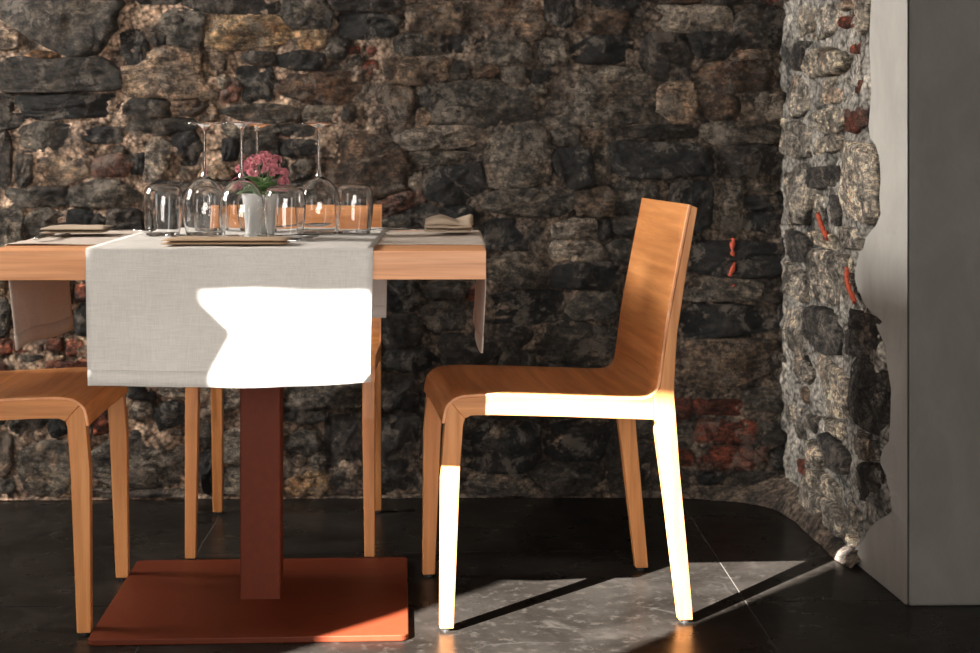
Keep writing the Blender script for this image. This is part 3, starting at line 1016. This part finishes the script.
G = .0016
cloth('table_runner', [(TX0 - G, .548), (TX0 - G, TZ + .0006), (TX0 + .002, TZ + .0022), (TX1 - .002, TZ + .0022), (TX1 + G, TZ + .0006), (TX1 + G, .552)], .242, M['linen2'], 'x', 3.372,
      'sand linen runner laid left to right, hanging over both table ends',
      0, lambda t, h, o: (.012 * math.sin(t * 2.2 + .6) * h / .2 - .075 * h * (1 + .5 * t) if o < 0 else (.002 + .005 * math.sin(t * 5.5 + .4) - .012 * (h / .2)) * min(1, h / .12)),
      lambda t, o: .010 * math.sin(t * 2.4) if o < 0 else .012 * math.sin(t * 6), 3.0)
cloth('table_runner', [(TY0 - .0020, .513), (TY0 - .0020, TZ + .003), (TY0 + .002, TZ + .0056), (TY1 - .002, TZ + .0056), (TY1 + .002, TZ + .003), (TY1 + .002, .556)],   .2565, M['linen'], 'y', -.3905,
      'off-white linen runner hanging down the front of the table, partly sunlit',
      0, lambda t, h, o: (.003 + .006 * math.sin(t * 4.3 + 1.0) + .003 * math.sin(t * 9)) * min(1, h / .14) + .004 * min(1, h / .05) if o < 0 else .004 * min(1, h / .05),
      lambda t, o: (.004 * (1 - t * t) - .004 * max(0, t - .6) * 2.5) if o < 0 else 0, 11.0)
LZ = TZ + .0072     # upper face of the crossing linen


# ------------------------------------------------------------------ glassware (stored upside down)
WINE = [(.0365, 0), (.0405, .018), (.0445, .040), (.0455, .055), (.0435, .075), (.0375, .093), (.027, .107), (.014, .1155), (.0062, .120), (.0040, .128), (.0034, .150), (.0034, .198), (.0042, .212), (.0075, .2195), (.020, .2245), (.0395, .2262), (.0400, .2272), (.0390, .2282), (.018, .2278), (.0001, .2276)]
WINE_IN = [(.0001, .1170), (.010, .1150), (.024, .1075), (.0362, .0925), (.0422, .075), (.0442, .055), (.0432, .040), (.0392, .018), (.0354, .0006)]
TUMB = [(.0335, 0), (.0365, .018), (.0395, .042), (.0405, .062), (.0402, .080), (.0375, .093), (.0315, .1005), (.022, .1030), (.0001, .1026)]
TUMB_IN = [(.0001, .1008), (.021, .1010), (.0305, .0985), (.0362, .0915), (.0385, .078), (.0390, .062), (.0380, .042), (.0350, .018), (.0324, .0006)]


def glass(kind, x, y, label, z=LZ):
    outer, inner = (WINE, WINE_IN) if kind == 'wine_glass' else (TUMB, TUMB_IN)
    t = empty(kind, (x, y, z))
    tag(t, label, 'glass', 'upturned wine glasses' if kind == 'wine_glass' else 'upturned tumblers')
    if kind == 'wine_glass':
        cut = 9
        bowl = smooth_poly(inner, 1) + [(.0359, -.0001)] + smooth_poly(outer[:cut], 1)
        V, F = lathe_geo(bowl, 48)
        mesh('bowl', V, F, M['glass'], t, smooth=True)
        V, F = lathe_geo(outer[cut - 1:15], 24)
        mesh('stem', V, F, M['glass'], t, smooth=True)
        V, F = lathe_geo(outer[14:], 48)
        mesh('foot', V, F, M['glass'], t, smooth=True)
    else:
        body = smooth_poly(inner, 1) + [(.0329, -.0001)] + smooth_poly(outer, 1)
        V, F = lathe_geo(body, 48)
        mesh('bowl', V, F, M['glass'], t, smooth=True)
    return t


glass('wine_glass', -.4960, 3.375, 'upturned wine glass beside the leftmost tumbler')
glass('wine_glass', -.4075, 3.270, 'upturned wine glass in front of the flower pot')
glass('wine_glass', -.2660, 3.405, 'rightmost upturned wine glass, between two tumblers')
glass('wine_glass', -.4120, 3.575, 'upturned wine glass behind the pink flowers')
glass('tumbler', -.5800, 3.375, 'leftmost upturned tumbler on the table')
glass('tumbler', -.3160, 3.205, 'upturned tumbler at the end of the folded tan napkin')
glass('tumbler', -.1950, 3.425, 'rightmost upturned tumbler on the table')
glass('tumbler', -.5120, 3.560, 'upturned tumbler behind the white flower pot')

# ------------------------------------------------------------------ potted kalanchoe
pot = empty('potted_kalanchoe', (-.3915, 3.43, LZ))
tag(pot, 'pink flowering plant in a white tapered pot on the table', 'potted plant')
V, F = lathe_geo([(.0001, 0), (.0255, 0), (.0268, .002), (.0345, .079), (.0352, .082), (.0355, .086), (.0335, .086), (.0328, .080), (.0322, .074)], 40)
mesh('pot', V, F, M['pot'], pot, smooth=True, bevel=0)
V, F = lathe_geo([(.0324, .0745), (.018, .078), (.0001, .079)], 24)
mesh('soil', V, F, M['soil'], pot, smooth=True)
rl = random.Random(31)


def leaf(a, el, L, w, r0, z0):
    V, F = [], []
    n = 8
    d = Vector((math.cos(a), math.sin(a), 0))
    sd = Vector((-math.sin(a), math.cos(a), 0))
    for i in range(n + 1):
        t = i / n
        ww = w * (math.sin(PI * (t ** .75)) ** .7) + .0012
        ps = d * (r0 + L * t * math.cos(el) * (1 - .1 * t)) + Vector((0, 0, z0 + L * t * math.sin(el) - .35 * L * t * t))
        for o, lift in ((-1, .22), (-.5, .06), (0, 0), (.5, .06), (1, .22)):
            V.append(ps + sd * o * ww + Vector((0, 0, lift * ww)))
        for o, lift in ((1, .12), (0, -.16), (-1, .12)):
            V.append(ps + sd * o * ww * .98 + Vector((0, 0, lift * ww - .0012)))
    m = 8
    for i in range(n):
        for k in range(m):
            F.append((i * m + k, i * m + (k + 1) % m, (i + 1) * m + (k + 1) % m, (i + 1) * m + k))
    F.append(tuple(range(m - 1, -1, -1)))
    F.append(tuple(n * m + k for k in range(m)))
    mesh('leaf', V, F, M['leaf'], pot, smooth=True)


for i in range(15):
    leaf(i * 2.399 + .3, rl.uniform(.15, .95), rl.uniform(.034, .050), rl.uniform(.012, .017), .006, rl.uniform(.082, .104))
leaf(math.radians(-30), .9, .052, .017, .008, .085)
leaf(math.radians(-150), .35, .050, .015, .008, .086)


def rosette(c, r, up, V, F):
    q = Vector((0, 0, 1)).rotation_difference(up).to_matrix()
    for lay, (np_, tilt, sc) in enumerate(((6, .25, 1.0), (6, .75, .8), (4, 1.2, .5))):
        for k in range(np_):
            a = 2 * PI * k / np_ + lay * .5
            d = Vector((math.cos(a), math.sin(a), 0))
            s = Vector((-math.sin(a), math.cos(a), 0))
            upv = Vector((0, 0, 1))
            R = r * sc
            base = len(V)
            o = d * math.cos(tilt) + upv * math.sin(tilt)
            for pt in (Vector((0, 0, 0)), o * R * .55 + s * R * .45, o * R + upv * R * .05, o * R * .55 - s * R * .45, o * R * .5 - upv * R * .18):
                V.append(c + q @ pt)
            F += [(base, base + 1, base + 2, base + 3), (base, base + 4, base + 1), (base + 1, base + 4, base + 2), (base + 2, base + 4, base + 3), (base + 3, base + 4, base)]


heads = [(-.020, -.014, .136, .020), (.004, -.024, .142, .021), (.028, -.016, .138, .020), (.046, -.004, .122, .017), (-.034, .0, .130, .016), (.010, .010, .153, .020), (-.012, .014, .148, .018), (.032, .012, .146, .018), (.022, -.028, .126, .016), (-.044, -.014, .104, .011), (.050, .004, .106, .012), (-.010, -.030, .124, .014)]
for hx, hy, hz, hr in heads:
    V, F = [], []
    for k in range(16):
        a = rl.uniform(0, 2 * PI)
        el = math.acos(rl.uniform(-.2, 1))
        dv = Vector((math.cos(a) * math.sin(el), math.sin(a) * math.sin(el) - .25, math.cos(el))).normalized()
        rosette(Vector((hx, hy, hz)) + dv * hr * .75, rl.uniform(.0055, .0075), dv, V, F)
    h = mesh('flower_head', V, F, M['pink'], pot)
    st = Vector((hx * .15, hy * .15, .08))
    en = Vector((hx, hy, hz))
    V, F = [], []
    for i, pnt in enumerate((st, (st + en) / 2 + Vector((hx * .15, 0, .004)), en)):
        for k in range(5):
            a = 2 * PI * k / 5
            V.append(pnt + Vector((math.cos(a) * .0014, math.sin(a) * .0014, 0)))
    for i in range(2):
        for k in range(5):
            F.append((i * 5 + k, i * 5 + (k + 1) % 5, i * 5 + 5 + (k + 1) % 5, i * 5 + 5 + k))
    mesh('flower_stem', V, F, M['stem'], pot)


# ------------------------------------------------------------------ napkins and cutlery
def napkin(label, loc, rz, L, D, layers, mat, crumple=0.0, seed=0.0):
    t = empty('napkin', loc, rz)
    tag(t, label, 'napkin', 'folded cloth napkins')
    for k in range(layers):
        V, F = [], []
        nx, ny = 22, 9
        z0 = .0008 + k * .0062
        for lay in (0, 1):
            for j in range(ny + 1):
                for i in range(nx + 1):
                    x, y = (i / nx - .5) * L, (j / ny - .5) * D * (1 - .04 * k)
                    e = min(1, min(i, nx - i, 1.0 * j, 1.0 * (ny - j)) / 1.5)
                    zz = z0 + (.0052 * (.45 + .55 * e) if lay else .0022 * (1 - e))
                    q = Vector((x * 22 + seed, y * 22, k * 3.1))
                    zz += (.0016 + crumple) * (noise.noise(q) + .6) * (1 if lay else .25) * (.25 + .75 * k)
                    x += .003 * noise.noise(q * .7 + Vector((5, 0, 0)))
                    V.append((x, y + crumple * noise.noise(q * .6), max(zz, .0003)))
        m = nx + 1
        N = m * (ny + 1)
        for j in range(ny):
            for i in range(nx):
                a = j * m + i
                F.append((a, a + m, a + m + 1, a + 1))
                F.append((N + a, N + a + 1, N + a + m + 1, N + a + m))
        rim = [i for i in range(nx)] + [j * m + nx for j in range(ny)] + [ny * m + i for i in range(nx, 0, -1)] + [j * m for j in range(ny, 0, -1)]
        for a, b in zip(rim, rim[1:] + rim[:1]):
            F.append((a, b, N + b, N + a))
        mesh('fold', V, F, mat, t, smooth=True)
    return t


def strip_geo(stations, thick=.0018):
    """flat metal bar: stations (x, half width, z)"""
    V, F = [], []
    for x, w, z in stations:
        V += [(x, -w, z), (x, -w * .6, z + thick * .6), (x, 0, z + thick), (x, w * .6, z + thick * .6), (x, w, z), (x, 0, z - thick * .3)]
    n = len(stations)
    for i in range(n - 1):
        for k in range(6):
            F.append((i * 6 + k, i * 6 + (k + 1) % 6, i * 6 + 6 + (k + 1) % 6, i * 6 + 6 + k))
    F += [tuple(range(5, -1, -1)), tuple((n - 1) * 6 + k for k in range(6))]
    return V, F


def cutlery(kind, loc, rz, label):
    t = empty(kind, loc, rz)
    tag(t, label, kind, 'steel cutlery')
    hb = [(-.10, .006, .002), (-.097, .0085, .0028), (-.07, .0075, .004), (-.02, .0042, .006), (.02, .0034, .008)]
    if kind == 'knife':
        V, F = strip_geo([(-.105, .005, .002), (-.10, .008, .0028), (-.05, .0075, .0035), (.0, .006, .0038)], .005)
        mesh('handle', V, F, M['steel_cut'], t, smooth=True)
        V, F = strip_geo([(.0, .006, .0035), (.02, .0085, .003), (.07, .0088, .0025), (.098, .006, .0022), (.108, .001, .002)], .0014)
        mesh('blade', V, F, M['steel_cut'], t, smooth=True)
        return t
    V, F = strip_geo(hb, .0024)
    mesh('handle', V, F, M['steel_cut'], t, smooth=True)
    if kind == 'spoon':
        prof = [(.02, .0034, .008), (.032, .009, .0072), (.045, .0165, .0058), (.060, .0195, .0048), (.075, .0165, .0056), (.085, .009, .0075), (.089, .001, .009)]
        V, F = [], []
        for x, w, z in prof:
            for o in (-1, -.6, 0, .6, 1):
                V.append((x, o * w, z + .006 * o * o * min(1, w / .018)))
            for o in (1, 0, -1):
                V.append((x, o * w, z + .006 * o * o * min(1, w / .018) - .0012))
        for i in range(len(prof) - 1):
            for k in range(8):
                F.append((i * 8 + k, i * 8 + (k + 1) % 8, i * 8 + 8 + (k + 1) % 8, i * 8 + 8 + k))
        mesh('bowl', V, F, M['steel_cut'], t, smooth=True)
    else:
        V, F = strip_geo([(.02, .0034, .008), (.036, .010, .0062), (.05, .0125, .0050), (.056, .0125, .0050)], .002)
        mesh('neck', V, F, M['steel_cut'], t, smooth=True)
        for k in range(4):
            yo = (k - 1.5) * .0066
            V, F = strip_geo([(.054, .0017, .0050), (.075, .0016, .0058), (.095, .0012, .0092), (.104, .0005, .0118)], .002)
            V = [(x, y + yo, z) for x, y, z in V]
            mesh('tine', V, F, M['steel_cut'], t, smooth=True)
    return t


napkin('neatly folded tan napkin at the front of the table', (-.405, 3.035, LZ + .0006), 0, .228, .085, 2, M['napkin'], 0, 2.0)
cutlery('fork', (-.427, 3.125, LZ + .001), math.radians(178), 'fork behind the folded tan napkin, tines at its left end')
cutlery('knife', (-.384, 3.092, LZ + .0004), math.radians(180), 'knife behind the folded tan napkin, its handle showing at the right')
cutlery('spoon', (-.335, 3.150, LZ + .001), math.radians(3), 'spoon whose bright bowl shows at right of the tan napkin')
LZ2 = TZ + .0062
napkin('brown napkin lying at the left table end under the stone wall', (-.765, 3.43, LZ2 + .003), math.radians(3), .125, .15, 2, M['napkin2'], .001, 5.0)
cutlery('knife', (-.785, 3.300, LZ2), math.radians(86), 'knife in front of the brown napkin at the left table end')
cutlery('spoon', (-.640, 3.400, LZ + .001), math.radians(-60), 'spoon beside the leftmost tumbler')
napkin('crumpled sand napkin at the right table end', (.003, 3.45, LZ2 + .003), math.radians(-4), .095, .13, 3, M['napkin2'], .0075, 9.0)
cutlery('fork', (-.120, 3.44, LZ + .001), math.radians(8), 'dark fork between the rightmost tumbler and the crumpled napkin')
cutlery('spoon', (-.335, 3.60, LZ + .001), math.radians(20), 'spoon at the far table edge behind the glasses')
